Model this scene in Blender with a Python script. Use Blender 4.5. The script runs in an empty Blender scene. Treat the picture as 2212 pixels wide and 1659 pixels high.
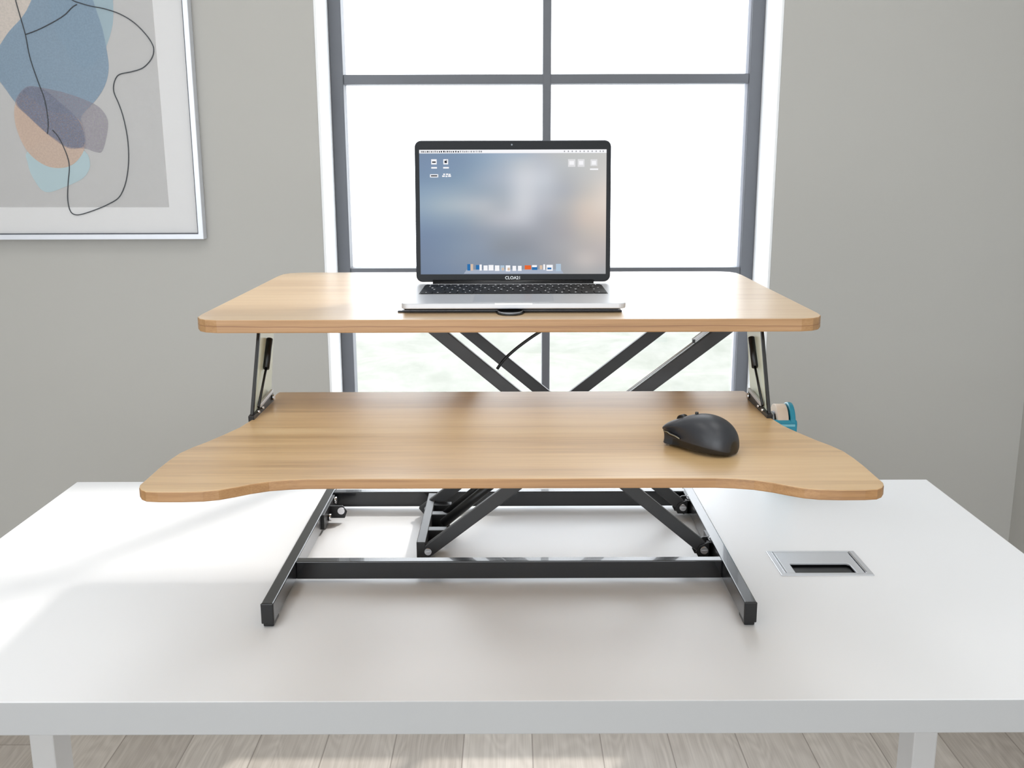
import bpy, bmesh, math, random
from mathutils import Vector, Matrix
random.seed(7)
SC = bpy.context.scene
COL = SC.collection

# ------------------------------------------------------------------ camera
FPX = 2150.0
P = math.radians(12.445)
ROLL = math.radians(0.17)
EYE = Vector((0, 0, 1.325))
FW = Vector((0, math.cos(P), -math.sin(P)))
UP0 = Vector((0, math.sin(P), math.cos(P)))
RT0 = Vector((1, 0, 0))
RT = RT0 * math.cos(ROLL) - UP0 * math.sin(ROLL)
UP = UP0 * math.cos(ROLL) + RT0 * math.sin(ROLL)
cam_d = bpy.data.cameras.new('camera'); cam = bpy.data.objects.new('camera', cam_d); COL.objects.link(cam)
cam_d.sensor_width = 36; cam_d.lens = 36 * FPX / 2212; cam_d.clip_start = 0.02; cam_d.clip_end = 900
M = Matrix((RT, UP, -FW)).transposed().to_4x4(); M.translation = EYE
cam.matrix_world = M
SC.camera = cam

def ray(px, py):
    return (FW + RT * ((px - 1106) / FPX) - UP * ((py - 829.5) / FPX))
def onz(px, py, z):
    d = ray(px, py); t = (z - EYE.z) / d.z; return EYE + d * t
def ony(px, py, y):
    d = ray(px, py); t = y / d.y; return EYE + d * t

# ------------------------------------------------------------------ materials
def srgb(r, g, b):
    f = lambda c: (c / 255 / 12.92) if c / 255 <= 0.04045 else ((c / 255 + 0.055) / 1.055) ** 2.4
    return (f(r), f(g), f(b), 1)
def mat(name, col, rough=.5, metal=0, spec=.5, coat=0, noise=0, nscale=30, bump=0, bscale=200, **k):
    m = bpy.data.materials.new(name); m.use_nodes = True
    nt = m.node_tree; b = nt.nodes['Principled BSDF']
    b.inputs['Base Color'].default_value = col
    b.inputs['Roughness'].default_value = rough
    b.inputs['Metallic'].default_value = metal
    b.inputs['Specular IOR Level'].default_value = spec
    b.inputs['Coat Weight'].default_value = coat
    for kk, v in k.items(): b.inputs[kk.replace('_', ' ')].default_value = v
    tc = nt.nodes.new('ShaderNodeTexCoord')
    if noise:
        n = nt.nodes.new('ShaderNodeTexNoise'); n.inputs['Scale'].default_value = nscale
        n.inputs['Detail'].default_value = 4
        nt.links.new(tc.outputs['Object'], n.inputs['Vector'])
        mx = nt.nodes.new('ShaderNodeMix'); mx.data_type = 'RGBA'
        mx.inputs['A'].default_value = tuple(c * (1 - noise) for c in col[:3]) + (1,)
        mx.inputs['B'].default_value = tuple(min(1, c * (1 + noise)) for c in col[:3]) + (1,)
        nt.links.new(n.outputs['Fac'], mx.inputs['Factor'])
        nt.links.new(mx.outputs['Result'], b.inputs['Base Color'])
    if bump:
        n = nt.nodes.new('ShaderNodeTexNoise'); n.inputs['Scale'].default_value = bscale
        nt.links.new(tc.outputs['Object'], n.inputs['Vector'])
        bp = nt.nodes.new('ShaderNodeBump'); bp.inputs['Strength'].default_value = bump
        bp.inputs['Distance'].default_value = 0.001
        nt.links.new(n.outputs['Fac'], bp.inputs['Height']); nt.links.new(bp.outputs['Normal'], b.inputs['Normal'])
    return m
def emis(name, col, s=1.0):
    m = bpy.data.materials.new(name); m.use_nodes = True; nt = m.node_tree; nt.nodes.clear()
    e = nt.nodes.new('ShaderNodeEmission'); e.inputs[0].default_value = col; e.inputs[1].default_value = s
    o = nt.nodes.new('ShaderNodeOutputMaterial'); nt.links.new(e.outputs[0], o.inputs[0]); return m
def tint(name, col, a, grain=0):
    m = bpy.data.materials.new(name); m.use_nodes = True; nt = m.node_tree; nt.nodes.clear()
    d = nt.nodes.new('ShaderNodeBsdfDiffuse'); d.inputs[0].default_value = col
    t = nt.nodes.new('ShaderNodeBsdfTransparent'); x = nt.nodes.new('ShaderNodeMixShader'); x.inputs[0].default_value = a
    if grain:
        tc = nt.nodes.new('ShaderNodeTexCoord'); n = nt.nodes.new('ShaderNodeTexNoise'); n.inputs['Scale'].default_value = 260
        nt.links.new(tc.outputs['Object'], n.inputs['Vector'])
        r = nt.nodes.new('ShaderNodeMapRange'); r.inputs['From Min'].default_value = .35; r.inputs['From Max'].default_value = .65
        r.inputs['To Min'].default_value = a - grain; r.inputs['To Max'].default_value = min(1, a + grain)
        nt.links.new(n.outputs['Fac'], r.inputs['Value']); nt.links.new(r.outputs['Result'], x.inputs[0])
    o = nt.nodes.new('ShaderNodeOutputMaterial')
    nt.links.new(t.outputs[0], x.inputs[1]); nt.links.new(d.outputs[0], x.inputs[2]); nt.links.new(x.outputs[0], o.inputs[0]); return m
def glassy(name, g=.06, ro=.02):
    m = bpy.data.materials.new(name); m.use_nodes = True; nt = m.node_tree; nt.nodes.clear()
    t = nt.nodes.new('ShaderNodeBsdfTransparent'); gl = nt.nodes.new('ShaderNodeBsdfGlossy'); gl.inputs['Roughness'].default_value = ro
    x = nt.nodes.new('ShaderNodeMixShader'); x.inputs[0].default_value = g
    o = nt.nodes.new('ShaderNodeOutputMaterial')
    nt.links.new(t.outputs[0], x.inputs[1]); nt.links.new(gl.outputs[0], x.inputs[2]); nt.links.new(x.outputs[0], o.inputs[0]); return m

def wood(name, ca, cb, cc, rough, sx=1.6, sy=34, coat=0.0, line=0):
    """oak veneer, grain along X; fine pores plus broad soft bands"""
    m = bpy.data.materials.new(name); m.use_nodes = True; nt = m.node_tree; N = nt.nodes; L = nt.links
    b = N['Principled BSDF']; b.inputs['Roughness'].default_value = rough; b.inputs['Coat Weight'].default_value = coat
    b.inputs['Coat Roughness'].default_value = .3; b.inputs['Specular IOR Level'].default_value = .8
    tc = N.new('ShaderNodeTexCoord')
    def nz(vs, det, rgh, dist=0):
        mp = N.new('ShaderNodeMapping'); mp.inputs['Scale'].default_value = vs
        L.new(tc.outputs['Object'], mp.inputs['Vector'])
        n = N.new('ShaderNodeTexNoise'); n.inputs['Scale'].default_value = 1; n.inputs['Detail'].default_value = det
        n.inputs['Roughness'].default_value = rgh; n.inputs['Distortion'].default_value = dist
        L.new(mp.outputs['Vector'], n.inputs['Vector']); return n
    a = nz((sx, sy, sy), 5, .6, .25)
    f = nz((sx * 6, sy * 9, sy * 9), 3, .6)
    w = nz((sx * .6, sy * .3, sy * .3), 2, .5)
    r = N.new('ShaderNodeValToRGB'); e = r.color_ramp.elements
    e[0].position = .30; e[0].color = ca; e[1].position = .72; e[1].color = cc
    k = e.new(.5); k.color = cb
    ad = N.new('ShaderNodeMath'); ad.operation = 'MULTIPLY_ADD'; ad.inputs[1].default_value = .28
    L.new(f.outputs['Fac'], ad.inputs[0])
    ml = N.new('ShaderNodeMath'); ml.operation = 'MULTIPLY_ADD'; ml.inputs[1].default_value = .6; ml.inputs[2].default_value = 0
    L.new(a.outputs['Fac'], ml.inputs[0]); L.new(ml.outputs[0], ad.inputs[2])
    ad2 = N.new('ShaderNodeMath'); ad2.operation = 'MULTIPLY_ADD'; ad2.inputs[1].default_value = .25
    L.new(w.outputs['Fac'], ad2.inputs[0]); L.new(ad.outputs[0], ad2.inputs[2])
    sb = N.new('ShaderNodeMath'); sb.operation = 'SUBTRACT'; sb.inputs[1].default_value = .065
    L.new(ad2.outputs[0], sb.inputs[0]); L.new(sb.outputs[0], r.inputs['Fac'])
    out = r.outputs['Color']
    if line:
        sp = N.new('ShaderNodeSeparateXYZ'); L.new(tc.outputs['Object'], sp.inputs[0])
        wv = nz((7, 0.1, 0.1), 3, .55)
        m1 = N.new('ShaderNodeMath'); m1.operation = 'MULTIPLY_ADD'; m1.inputs[1].default_value = .006; m1.inputs[2].default_value = line - .003
        L.new(wv.outputs['Fac'], m1.inputs[0])
        m2 = N.new('ShaderNodeMath'); m2.operation = 'SUBTRACT'; L.new(sp.outputs['Z'], m2.inputs[0]); L.new(m1.outputs[0], m2.inputs[1])
        m3 = N.new('ShaderNodeMath'); m3.operation = 'ABSOLUTE'; L.new(m2.outputs[0], m3.inputs[0])
        mr = N.new('ShaderNodeMapRange'); mr.inputs['From Min'].default_value = .0002; mr.inputs['From Max'].default_value = .0009
        mr.inputs['To Min'].default_value = .75; mr.inputs['To Max'].default_value = 0
        L.new(m3.outputs[0], mr.inputs['Value'])
        mx = N.new('ShaderNodeMix'); mx.data_type = 'RGBA'; mx.inputs['B'].default_value = srgb(128, 84, 50)
        L.new(mr.outputs['Result'], mx.inputs['Factor']); L.new(out, mx.inputs['A']); out = mx.outputs['Result']
    L.new(out, b.inputs['Base Color'])
    bp = N.new('ShaderNodeBump'); bp.inputs['Strength'].default_value = .12; bp.inputs['Distance'].default_value = .0006
    L.new(f.outputs['Fac'], bp.inputs['Height']); L.new(bp.outputs['Normal'], b.inputs['Normal'])
    return m

def floor_mat():
    m = bpy.data.materials.new('grey_oak_planks'); m.use_nodes = True; nt = m.node_tree; N = nt.nodes; L = nt.links
    b = N['Principled BSDF']; b.inputs['Roughness'].default_value = .42
    tc = N.new('ShaderNodeTexCoord'); sp = N.new('ShaderNodeSeparateXYZ'); L.new(tc.outputs['Object'], sp.inputs[0])
    def mth(op, a, b_=None, c=None):
        n = N.new('ShaderNodeMath'); n.operation = op
        for i, v in enumerate((a, b_, c)):
            if v is None: continue
            if isinstance(v, (int, float)): n.inputs[i].default_value = v
            else: L.new(v, n.inputs[i])
        return n.outputs[0]
    W = .161
    u = mth('DIVIDE', mth('SUBTRACT', sp.outputs['X'], .045), W)
    k = mth('FLOOR', u); fr = mth('SUBTRACT', u, k)
    wn = N.new('ShaderNodeTexWhiteNoise'); wn.noise_dimensions = '1D'; L.new(mth('ADD', k, 13.37), wn.inputs['W'])
    v = mth('ADD', mth('DIVIDE', sp.outputs['Y'], 1.28), wn.outputs['Value'])
    kv = mth('FLOOR', v); fv = mth('SUBTRACT', v, kv)
    wn2 = N.new('ShaderNodeTexWhiteNoise'); wn2.noise_dimensions = '2D'
    cb = N.new('ShaderNodeCombineXYZ'); L.new(k, cb.inputs[0]); L.new(kv, cb.inputs[1]); L.new(cb.outputs[0], wn2.inputs['Vector'])
    edge = mth('MINIMUM', fr, mth('SUBTRACT', 1, fr)); ev = mth('MINIMUM', fv, mth('SUBTRACT', 1, fv))
    j1 = mth('LESS_THAN', edge, .009); j2 = mth('LESS_THAN', ev, .0012); jn = mth('MAXIMUM', j1, j2)
    cb2 = N.new('ShaderNodeCombineXYZ')
    L.new(mth('MULTIPLY', sp.outputs['X'], 150), cb2.inputs[0]); L.new(mth('MULTIPLY', sp.outputs['Y'], 2.5), cb2.inputs[1])
    L.new(mth('MULTIPLY', wn2.outputs['Value'], 40), cb2.inputs[2])
    n1 = N.new('ShaderNodeTexNoise'); n1.inputs['Scale'].default_value = 1; n1.inputs['Detail'].default_value = 6; n1.inputs['Distortion'].default_value = 1.1
    L.new(cb2.outputs[0], n1.inputs['Vector'])
    cb3 = N.new('ShaderNodeCombineXYZ')
    L.new(mth('MULTIPLY', sp.outputs['X'], 9), cb3.inputs[0]); L.new(mth('MULTIPLY', sp.outputs['Y'], 2), cb3.inputs[1]); L.new(mth('MULTIPLY', wn2.outputs['Value'], 70), cb3.inputs[2])
    n2 = N.new('ShaderNodeTexNoise'); n2.inputs['Scale'].default_value = 1; L.new(cb3.outputs[0], n2.inputs['Vector'])
    wv = mth('SINE', mth('MULTIPLY', n2.outputs['Fac'], 95))
    s = mth('ADD', mth('MULTIPLY', n1.outputs['Fac'], .55), mth('ADD', mth('MULTIPLY', wv, .06), mth('MULTIPLY', wn2.outputs['Value'], .38)))
    r = N.new('ShaderNodeValToRGB'); e = r.color_ramp.elements
    e[0].position = .08; e[0].color = srgb(156, 146, 136); e[1].position = .85; e[1].color = srgb(220, 212, 203)
    L.new(s, r.inputs['Fac'])
    mx = N.new('ShaderNodeMix'); mx.data_type = 'RGBA'; mx.inputs['B'].default_value = srgb(140, 130, 121)
    L.new(mth('MULTIPLY', jn, .8), mx.inputs['Factor']); L.new(r.outputs['Color'], mx.inputs['A']); L.new(mx.outputs['Result'], b.inputs['Base Color'])
    return m

WALL = mat('warm_grey_wall_paint', srgb(180, 179, 175), .9, spec=.2, noise=.012, nscale=3, bump=.05, bscale=300)
WHITE = mat('white_plaster', srgb(238, 240, 242), .8, spec=.2, noise=.01, nscale=4)
CEIL = mat('ceiling_paint', srgb(240, 240, 238), .9, spec=.2, noise=.01, nscale=3)
DESK = mat('white_melamine', srgb(233, 234, 236), .36, noise=.006, nscale=5)
DESKE = mat('shaded_edge_band', srgb(170, 171, 172), .5, noise=.006, nscale=5)  # same white as the desktop, with the edge's shade put into the grey
LEGM = mat('white_powder_coat', srgb(190, 190, 190), .45, noise=.01, nscale=20)
ANTH = mat('anthracite_frame_paint', srgb(98, 101, 107), .5, noise=.03, nscale=8)
STEEL = mat('charcoal_powder_coat', srgb(20, 21, 24), .24, spec=.4, coat=.45, noise=.05, nscale=60, bump=.06, bscale=900)
STEELD = mat('black_steel', srgb(11, 11, 12), .4, noise=.05, nscale=60)
ARM = mat('arm_powder_coat', srgb(50, 50, 51), .42, noise=.06, nscale=60, bump=.05, bscale=800)
CHROME = mat('zinc_bolt', srgb(215, 215, 218), .22, metal=1, noise=.05, nscale=200)
BLACKP = mat('black_plastic', srgb(14, 14, 16), .35, noise=.03, nscale=80)
SAGE = mat('sage_reflection_panel', srgb(238, 250, 236), .3, noise=.04, nscale=12)  # pale sage puts a reflection of trees into the metal's base colour
TOPW = wood('light_oak_veneer', srgb(182, 148, 110), srgb(204, 174, 136), srgb(216, 190, 154), .30, coat=.3)
LOWW = wood('oak_veneer', srgb(162, 124, 76), srgb(202, 166, 116), srgb(222, 192, 145), .42, sx=1.8, sy=42, coat=.9)
EDGEW = wood('oak_edge_band', srgb(132, 96, 56), srgb(164, 124, 80), srgb(184, 146, 104), .5, sx=2.2, sy=90, line=1.1374)
EDGEL = wood('oak_edge_band_low', srgb(124, 86, 48), srgb(158, 116, 70), srgb(180, 140, 94), .5, sx=2.2, sy=110)
ALU = mat('silver_aluminium', srgb(196, 198, 202), .32, metal=1, noise=.02, nscale=300)
ALUM = mat('satin_silver', srgb(206, 208, 212), .4, metal=.6, noise=.02, nscale=200)
BEZEL = mat('black_screen_bezel', srgb(14, 17, 21), .35, spec=.2, noise=.02, nscale=100)
KEYM = mat('black_keycaps', srgb(9, 9, 10), .6, noise=.03, nscale=100)
FRAMEM = mat('brushed_white_metal', srgb(226, 230, 238), .3, metal=.35, noise=.02, nscale=50)
GLASS = glassy('window_glass', .04)
PGLASS = glassy('picture_glass', .012, .3)

# ------------------------------------------------------------------ mesh helpers
def box(bm, x0, x1, y0, y1, z0, z1, mi=0):
    vs = [bm.verts.new((x, y, z)) for z in (z0, z1) for y in (y0, y1) for x in (x0, x1)]
    fs = [(0, 2, 3, 1), (4, 5, 7, 6), (0, 1, 5, 4), (2, 6, 7, 3), (0, 4, 6, 2), (1, 3, 7, 5)]
    for f in fs:
        ff = bm.faces.new([vs[i] for i in f]); ff.material_index = mi
    return vs
def bar(bm, a, b, w, t, nrm=Vector((0, 1, 0)), mi=0):
    """rectangular bar from a to b: w across, t along nrm"""
    a = Vector(a); b = Vector(b); d = (b - a).normalized(); s = d.cross(nrm).normalized(); n = nrm
    vs = []
    for p in (a, b):
        for i, j in ((-1, -1), (1, -1), (1, 1), (-1, 1)):
            vs.append(bm.verts.new(p + s * (i * w / 2) + n * (j * t / 2)))
    for f in ((0, 1, 2, 3), (7, 6, 5, 4), (0, 4, 5, 1), (1, 5, 6, 2), (2, 6, 7, 3), (3, 7, 4, 0)):
        ff = bm.faces.new([vs[i] for i in f]); ff.material_index = mi
def tube(bm, pts, r, seg=12, mi=0):
    pts = [Vector(p) for p in pts]; rings = []
    for i, p in enumerate(pts):
        d = (pts[min(i + 1, len(pts) - 1)] - pts[max(i - 1, 0)]).normalized()
        up = Vector((0, 0, 1)) if abs(d.z) < .9 else Vector((0, 1, 0))
        s = d.cross(up).normalized(); u = s.cross(d)
        rr = r[i] if isinstance(r, (list, tuple)) else r
        rings.append([bm.verts.new(p + (s * math.cos(2 * math.pi * k / seg) + u * math.sin(2 * math.pi * k / seg)) * rr) for k in range(seg)])
    for a, b in zip(rings, rings[1:]):
        for k in range(seg):
            f = bm.faces.new((a[k], a[(k + 1) % seg], b[(k + 1) % seg], b[k])); f.material_index = mi; f.smooth = True
    for rg, fl in ((rings[0], True), (rings[-1], False)):
        f = bm.faces.new(rg[::-1] if not fl else rg); f.material_index = mi
def prism(bm, poly, ax, a, b, mi=0, side_mi=None):
    """poly: 2D outline; extruded along axis ax ('x','y','z') from a to b"""
    def mk(p, t):
        return {'z': (p[0], p[1], t), 'y': (p[0], t, p[1]), 'x': (t, p[0], p[1])}[ax]
    lo = [bm.verts.new(mk(p, a)) for p in poly]; hi = [bm.verts.new(mk(p, b)) for p in poly]
    f1 = bm.faces.new(lo); f2 = bm.faces.new(hi); f1.material_index = f2.material_index = mi
    n = len(poly)
    for i in range(n):
        f = bm.faces.new((lo[i], lo[(i + 1) % n], hi[(i + 1) % n], hi[i])); f.material_index = mi if side_mi is None else side_mi
def rrect(x0, x1, y0, y1, r, n=6):
    out = []
    for cx, cy, a0 in ((x1 - r, y1 - r, 0), (x0 + r, y1 - r, 90), (x0 + r, y0 + r, 180), (x1 - r, y0 + r, 270)):
        for k in range(n + 1):
            a = math.radians(a0 + 90 * k / n); out.append((cx + r * math.cos(a), cy + r * math.sin(a)))
    return out
def obj(name, bm, mats, parent=None, bev=0, seg=2, smooth=False, org=None):
    bmesh.ops.recalc_face_normals(bm, faces=bm.faces)
    me = bpy.data.meshes.new(name); bm.to_mesh(me); bm.free()
    for m in (mats if isinstance(mats, (list, tuple)) else [mats]): me.materials.append(m)
    o = bpy.data.objects.new(name, me); COL.objects.link(o)
    if smooth:
        for p in me.polygons: p.use_smooth = True
    if parent is not None:
        o.parent = parent
        off = parent.location if parent.type == 'EMPTY' else Vector()
        o.matrix_parent_inverse = Matrix.Translation(-off)
    if bev:
        b = o.modifiers.new('bevel', 'BEVEL'); b.width = bev; b.segments = seg; b.limit_method = 'ANGLE'; b.angle_limit = math.radians(40)
        b.harden_normals = False
    return o
def thing(name, label, cat, loc=(0, 0, 0), group=None):
    o = bpy.data.objects.new(name, None); COL.objects.link(o); o.location = loc; o.empty_display_size = .05
    o['label'] = label; o['category'] = cat
    if group: o['group'] = group
    return o
def struct(name, bm, m, label, parent=None, **k):
    o = obj(name, bm, m, parent, **k)
    if parent is None: o['kind'] = 'structure'; o['label'] = label
    return o
def B(): return bmesh.new()
def bx(name, dims, m, parent=None, bev=0, **k):
    bm = B(); box(bm, *dims); return obj(name, bm, m, parent, bev, **k)

# ------------------------------------------------------------------ room
XL, XR, YB, YF, ZC = -2.3, 1.243, -2.6, 2.35, 2.75     # left wall, right wall, wall behind camera, window wall, ceiling
WX0, WX1, WZ0, WZ1 = -.4415, .611, .300, 2.50           # window opening
WT = .24
bm = B(); box(bm, XL - .2, XR + .2, YB - .2, YF + WT, -.12, 0)
struct('floor', bm, floor_mat(), 'light grey oak plank floor under the white desk')
bm = B(); box(bm, XL - .2, XR + .2, YB - .2, YF + WT, ZC, ZC + .12)
struct('ceiling', bm, CEIL, 'white ceiling')
bm = B()
box(bm, XL - .2, WX0, YF, YF + WT, 0, ZC); box(bm, WX1, XR + .2, YF, YF + WT, 0, ZC)
box(bm, WX0, WX1, YF, YF + WT, 0, WZ0 - .01); box(bm, WX0, WX1, YF, YF + WT, WZ1 + .01, ZC)
struct('wall_back', bm, WALL, 'warm grey wall around the tall window')
bm = B(); box(bm, XR, XR + .2, YB, YF, 0, ZC)
struct('wall_right', bm, WALL, 'grey side wall at the right edge of the photo')
# left wall and the wall behind the camera have unseen openings, added to let in fill light
bm = B()
box(bm, XL - .2, XL, YB, -2.2, 0, ZC); box(bm, XL - .2, XL, -.6, YF, 0, ZC)
box(bm, XL - .2, XL, -2.2, -.6, 0, 1.1); box(bm, XL - .2, XL, -2.2, -.6, 2.5, ZC)
struct('wall_left', bm, WALL, 'grey left side wall with an unseen opening added for fill light')
bm = B()
box(bm, XL - .2, -2.0, YB - .2, YB, 0, ZC); box(bm, 1.1, XR + .2, YB - .2, YB, 0, ZC)
box(bm, -2.0, 1.1, YB - .2, YB, 0, .3); box(bm, -2.0, 1.1, YB - .2, YB, 2.6, ZC)
struct('wall_front', bm, WALL, 'grey wall behind the viewer with an unseen opening added for fill light')

# window_1: reveal lining, frame, mullions, panes
bm = B()
T = .006
box(bm, WX0, WX0 + T, YF + .001, YF + .16, WZ0, WZ1); box(bm, WX1 - T, WX1, YF + .001, YF + .16, WZ0, WZ1)
box(bm, WX0, WX1, YF + .001, YF + .16, WZ1 - T, WZ1 + .01); box(bm, WX0 - .0, WX1 + .0, YF - .02, YF + .16, WZ0 - .02, WZ0)
struct('trim_1', bm, WHITE, 'white plastered reveal of the tall window', bev=.001)
FY0, FY1 = YF + .15, YF + .20
FWd = .031
def zof(py, Y=FY0): return ony(1106, py, Y).z
zb1 = (zof(160) + zof(181)) / 2; bh = (zof(160) - zof(181)); zb2 = zof(579) - bh / 2
S = zb1 - zb2
bm = B()
x0, x1 = WX0 + T, WX1 - T
box(bm, x0, x0 + FWd, FY0, FY1, WZ0, WZ1 - T); box(bm, x1 - FWd, x1, FY0, FY1, WZ0, WZ1 - T)
box(bm, x0, x1, FY0 + .001, FY1 - .001, WZ0, WZ0 + .03); box(bm, x0, x1, FY0 + .001, FY1 - .001, WZ1 - .04, WZ1 - T)
win = obj('window_1', bm, ANTH, bev=.002); win['kind'] = 'structure'; win['label'] = 'tall window with dark grey metal frame'
MX = ony(1182, 100, FY0).x
bm = B(); box(bm, MX - .010, MX + .010, FY0 + .002, FY1 - .002, WZ0 + .03, WZ1 - .04); obj('mullion', bm, ANTH, win, bev=.002)
zbs = []
z = zb1 + S
while z > WZ0 + .1:
    if z < WZ1 - .1:
        bm = B(); box(bm, x0 + FWd, x1 - FWd, FY0 + .003, FY1 - .003, z - bh / 2, z + bh / 2); obj('glazing_bar', bm, ANTH, win, bev=.0015); zbs.append(z)
    z -= S
zz = [WZ1 - .04] + zbs + [WZ0 + .03]
for a, b in zip(zz, zz[1:]):
    for xa, xb in ((x0 + FWd, MX - .010), (MX + .010, x1 - FWd)):
        bm = B(); box(bm, xa, xb, FY0 + .024, FY0 + .028, b + bh / 2 if b > WZ0 + .04 else b, a - bh / 2 if a < WZ1 - .05 else a)
        obj('pane', bm, GLASS, win)
# pale strip on the inner bevel, beside the panes on the right jamb
bm = B(); box(bm, x1 - FWd - .007, x1 - FWd, FY0 + .012, FY0 + .022, WZ0 + .03, WZ1 - .04)
obj('bevel_strip', bm, mat('pale_bevel', srgb(205, 210, 222), .6, noise=.02), win)
# the two added fill-light openings out of view get simple frames too
for nm, dims_list, lab in (
    ('fill_opening_left', [(XL - .14, XL - .08, -2.2, -2.15, 1.1, 2.5), (XL - .14, XL - .08, -.65, -.6, 1.1, 2.5), (XL - .14, XL - .08, -2.2, -.6, 1.1, 1.15), (XL - .14, XL - .08, -2.2, -.6, 2.45, 2.5)], 'framed opening added in the left wall for fill light'),
    ('fill_opening_rear', [(-2.0, -1.95, YB - .14, YB - .08, .3, 2.6), (1.05, 1.1, YB - .14, YB - .08, .3, 2.6), (-2.0, 1.1, YB - .14, YB - .08, .3, .35), (-2.0, 1.1, YB - .14, YB - .08, 2.55, 2.6)], 'framed opening added in the wall behind the viewer for fill light')):
    bm = B()
    for d in dims_list: box(bm, *d)
    struct(nm, bm, ANTH, lab)

# land outside, far below the window, pale in the haze
def land():
    m = bpy.data.materials.new('hazy_vegetation'); m.use_nodes = True; nt = m.node_tree; N = nt.nodes; L = nt.links
    b = N['Principled BSDF']; b.inputs['Roughness'].default_value = 1
    b.inputs['Specular IOR Level'].default_value = 0
    tc = N.new('ShaderNodeTexCoord'); n = N.new('ShaderNodeTexNoise'); n.inputs['Scale'].default_value = .55; n.inputs['Detail'].default_value = 9
    n.inputs['Roughness'].default_value = .7
    L.new(tc.outputs['Object'], n.inputs['Vector'])
    r = N.new('ShaderNodeValToRGB'); e = r.color_ramp.elements
    e[0].position = .36; e[0].color = (.176, .182, .160, 1); e[1].position = .58; e[1].color = (.212, .213, .194, 1)
    L.new(n.outputs['Fac'], r.inputs['Fac']); L.new(r.outputs['Color'], b.inputs['Base Color'])
    return m
bm = B()
n = 60
vs = [[bm.verts.new((-60 + 120 * i / n, 14 + 40 * (j / n), -6.5 + .5 * math.sin(i * .7) * math.cos(j * .5))) for j in range(n + 1)] for i in range(n + 1)]
for i in range(n):
    for j in range(n): bm.faces.new((vs[i][j], vs[i + 1][j], vs[i + 1][j + 1], vs[i][j + 1]))
g = obj('hazy_landscape', bm, land(), smooth=True)
g['kind'] = 'structure'; g['label'] = 'pale hazy vegetation seen through the lower window panes'

# ------------------------------------------------------------------ framed picture
PY = YF - .028
pbr = ony(440, 517, PY)                     # outer bottom right corner
pw, ph = .78, 1.0
px1 = pbr.x; px0 = px1 - pw; pz0 = pbr.z; pz1 = pz0 + ph
pic = thing('framed_picture', 'framed abstract line drawing over blue and beige blots, on the wall left of the window', 'picture', ((px0 + px1) / 2, YF, pz0))
FB = .012
bm = B()
# mitred moulding: flat face with an inner lip
def ring(bm, a, b, y0, y1):
    (ax0, ax1, az0, az1), (bx0, bx1, bz0, bz1) = a, b
    A = [(ax0, az0), (ax1, az0), (ax1, az1), (ax0, az1)]; Bq = [(bx0, bz0), (bx1, bz0), (bx1, bz1), (bx0, bz1)]
    v = {}
    for nm_, pts in (('a', A), ('b', Bq)):
        for yy in (y0, y1): v[nm_, yy] = [bm.verts.new((p[0], yy, p[1])) for p in pts]
    for i in range(4):
        j = (i + 1) % 4
        bm.faces.new((v['a', y0][i], v['a', y0][j], v['b', y0][j], v['b', y0][i]))
        bm.faces.new((v['a', y1][i], v['a', y1][j], v['b', y1][j], v['b', y1][i]))
        bm.faces.new((v['a', y0][i], v['a', y0][j], v['a', y1][j], v['a', y1][i]))
        bm.faces.new((v['b', y0][i], v['b', y0][j], v['b', y1][j], v['b', y1][i]))
ring(bm, (px0, px1, pz0, pz1), (px0 + FB, px1 - FB, pz0 + FB, pz1 - FB), PY, YF - .001)
obj('frame', bm, FRAMEM, pic, bev=.0012)
bm = B(); ring(bm, (px0 + FB - .001, px1 - FB + .001, pz0 + FB - .001, pz1 - FB + .001), (px0 + FB + .0022, px1 - FB - .0022, pz0 + FB + .0022, pz1 - FB - .0022), PY + .004, PY + .012)
obj('inner_lip', bm, mat('dark_lip', srgb(70, 74, 84), .5, noise=.02), pic)
AY = PY + .010
def K(x, y, k=0):                             # a point of the print, k = layer
    p = ony(x / 3.072, y / 3.072, AY); return (p.x, AY - .0002 * k, p.z)
def smoothloop(pts, n=5, closed=True):
    out = []; m_ = len(pts)
    rng = range(m_) if closed else range(m_ - 1)
    for i in rng:
        g_ = lambda j: Vector(pts[j % m_] if closed else pts[max(0, min(m_ - 1, j))])
        p0, p1, p2, p3 = g_(i - 1), g_(i), g_(i + 1), g_(i + 2)
        for k in range(n):
            t = k / n
            out.append(.5 * ((2 * p1) + (-p0 + p2) * t + (2 * p0 - 5 * p1 + 4 * p2 - p3) * t * t + (-p0 + 3 * p1 - 3 * p2 + p3) * t ** 3))
    if not closed: out.append(Vector(pts[-1]))
    return out
MATS = [mat('print_paper', srgb(214, 214, 215), .7, noise=.004, nscale=8),
        tint('print_ground', srgb(196, 195, 194), .5),
        tint('print_cream', srgb(226, 214, 204), .6, .05),
        tint('print_pale_blue', srgb(166, 190, 202), .7),
        tint('print_blue', srgb(136, 158, 178), .78, .06),
        tint('print_lavender', srgb(156, 150, 162), .45, .08),
        tint('print_beige', srgb(204, 180, 164), .8, .05),
        tint('print_aqua', srgb(184, 206, 213), .8),
        mat('print_ink', srgb(38, 44, 52), .6, noise=.05),
        tint('print_deep', srgb(128, 134, 154), .6, .2)]
bm = B()
def quadpoly(pts, k, mi):
    vs_ = [bm.verts.new(K(p[0], p[1], k)) for p in pts]
    e_ = [bm.edges.new((vs_[i], vs_[(i + 1) % len(vs_)])) for i in range(len(vs_))]
    r_ = bmesh.ops.triangle_fill(bm, edges=e_, use_beauty=True)
    for f in r_['geom']:
        if isinstance(f, bmesh.types.BMFace): f.material_index = mi
box(bm, px0 + FB - .001, px1 - FB + .001, AY + .0005, AY + .003, pz0 + FB - .001, pz1 - FB + .001, 0)
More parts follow.
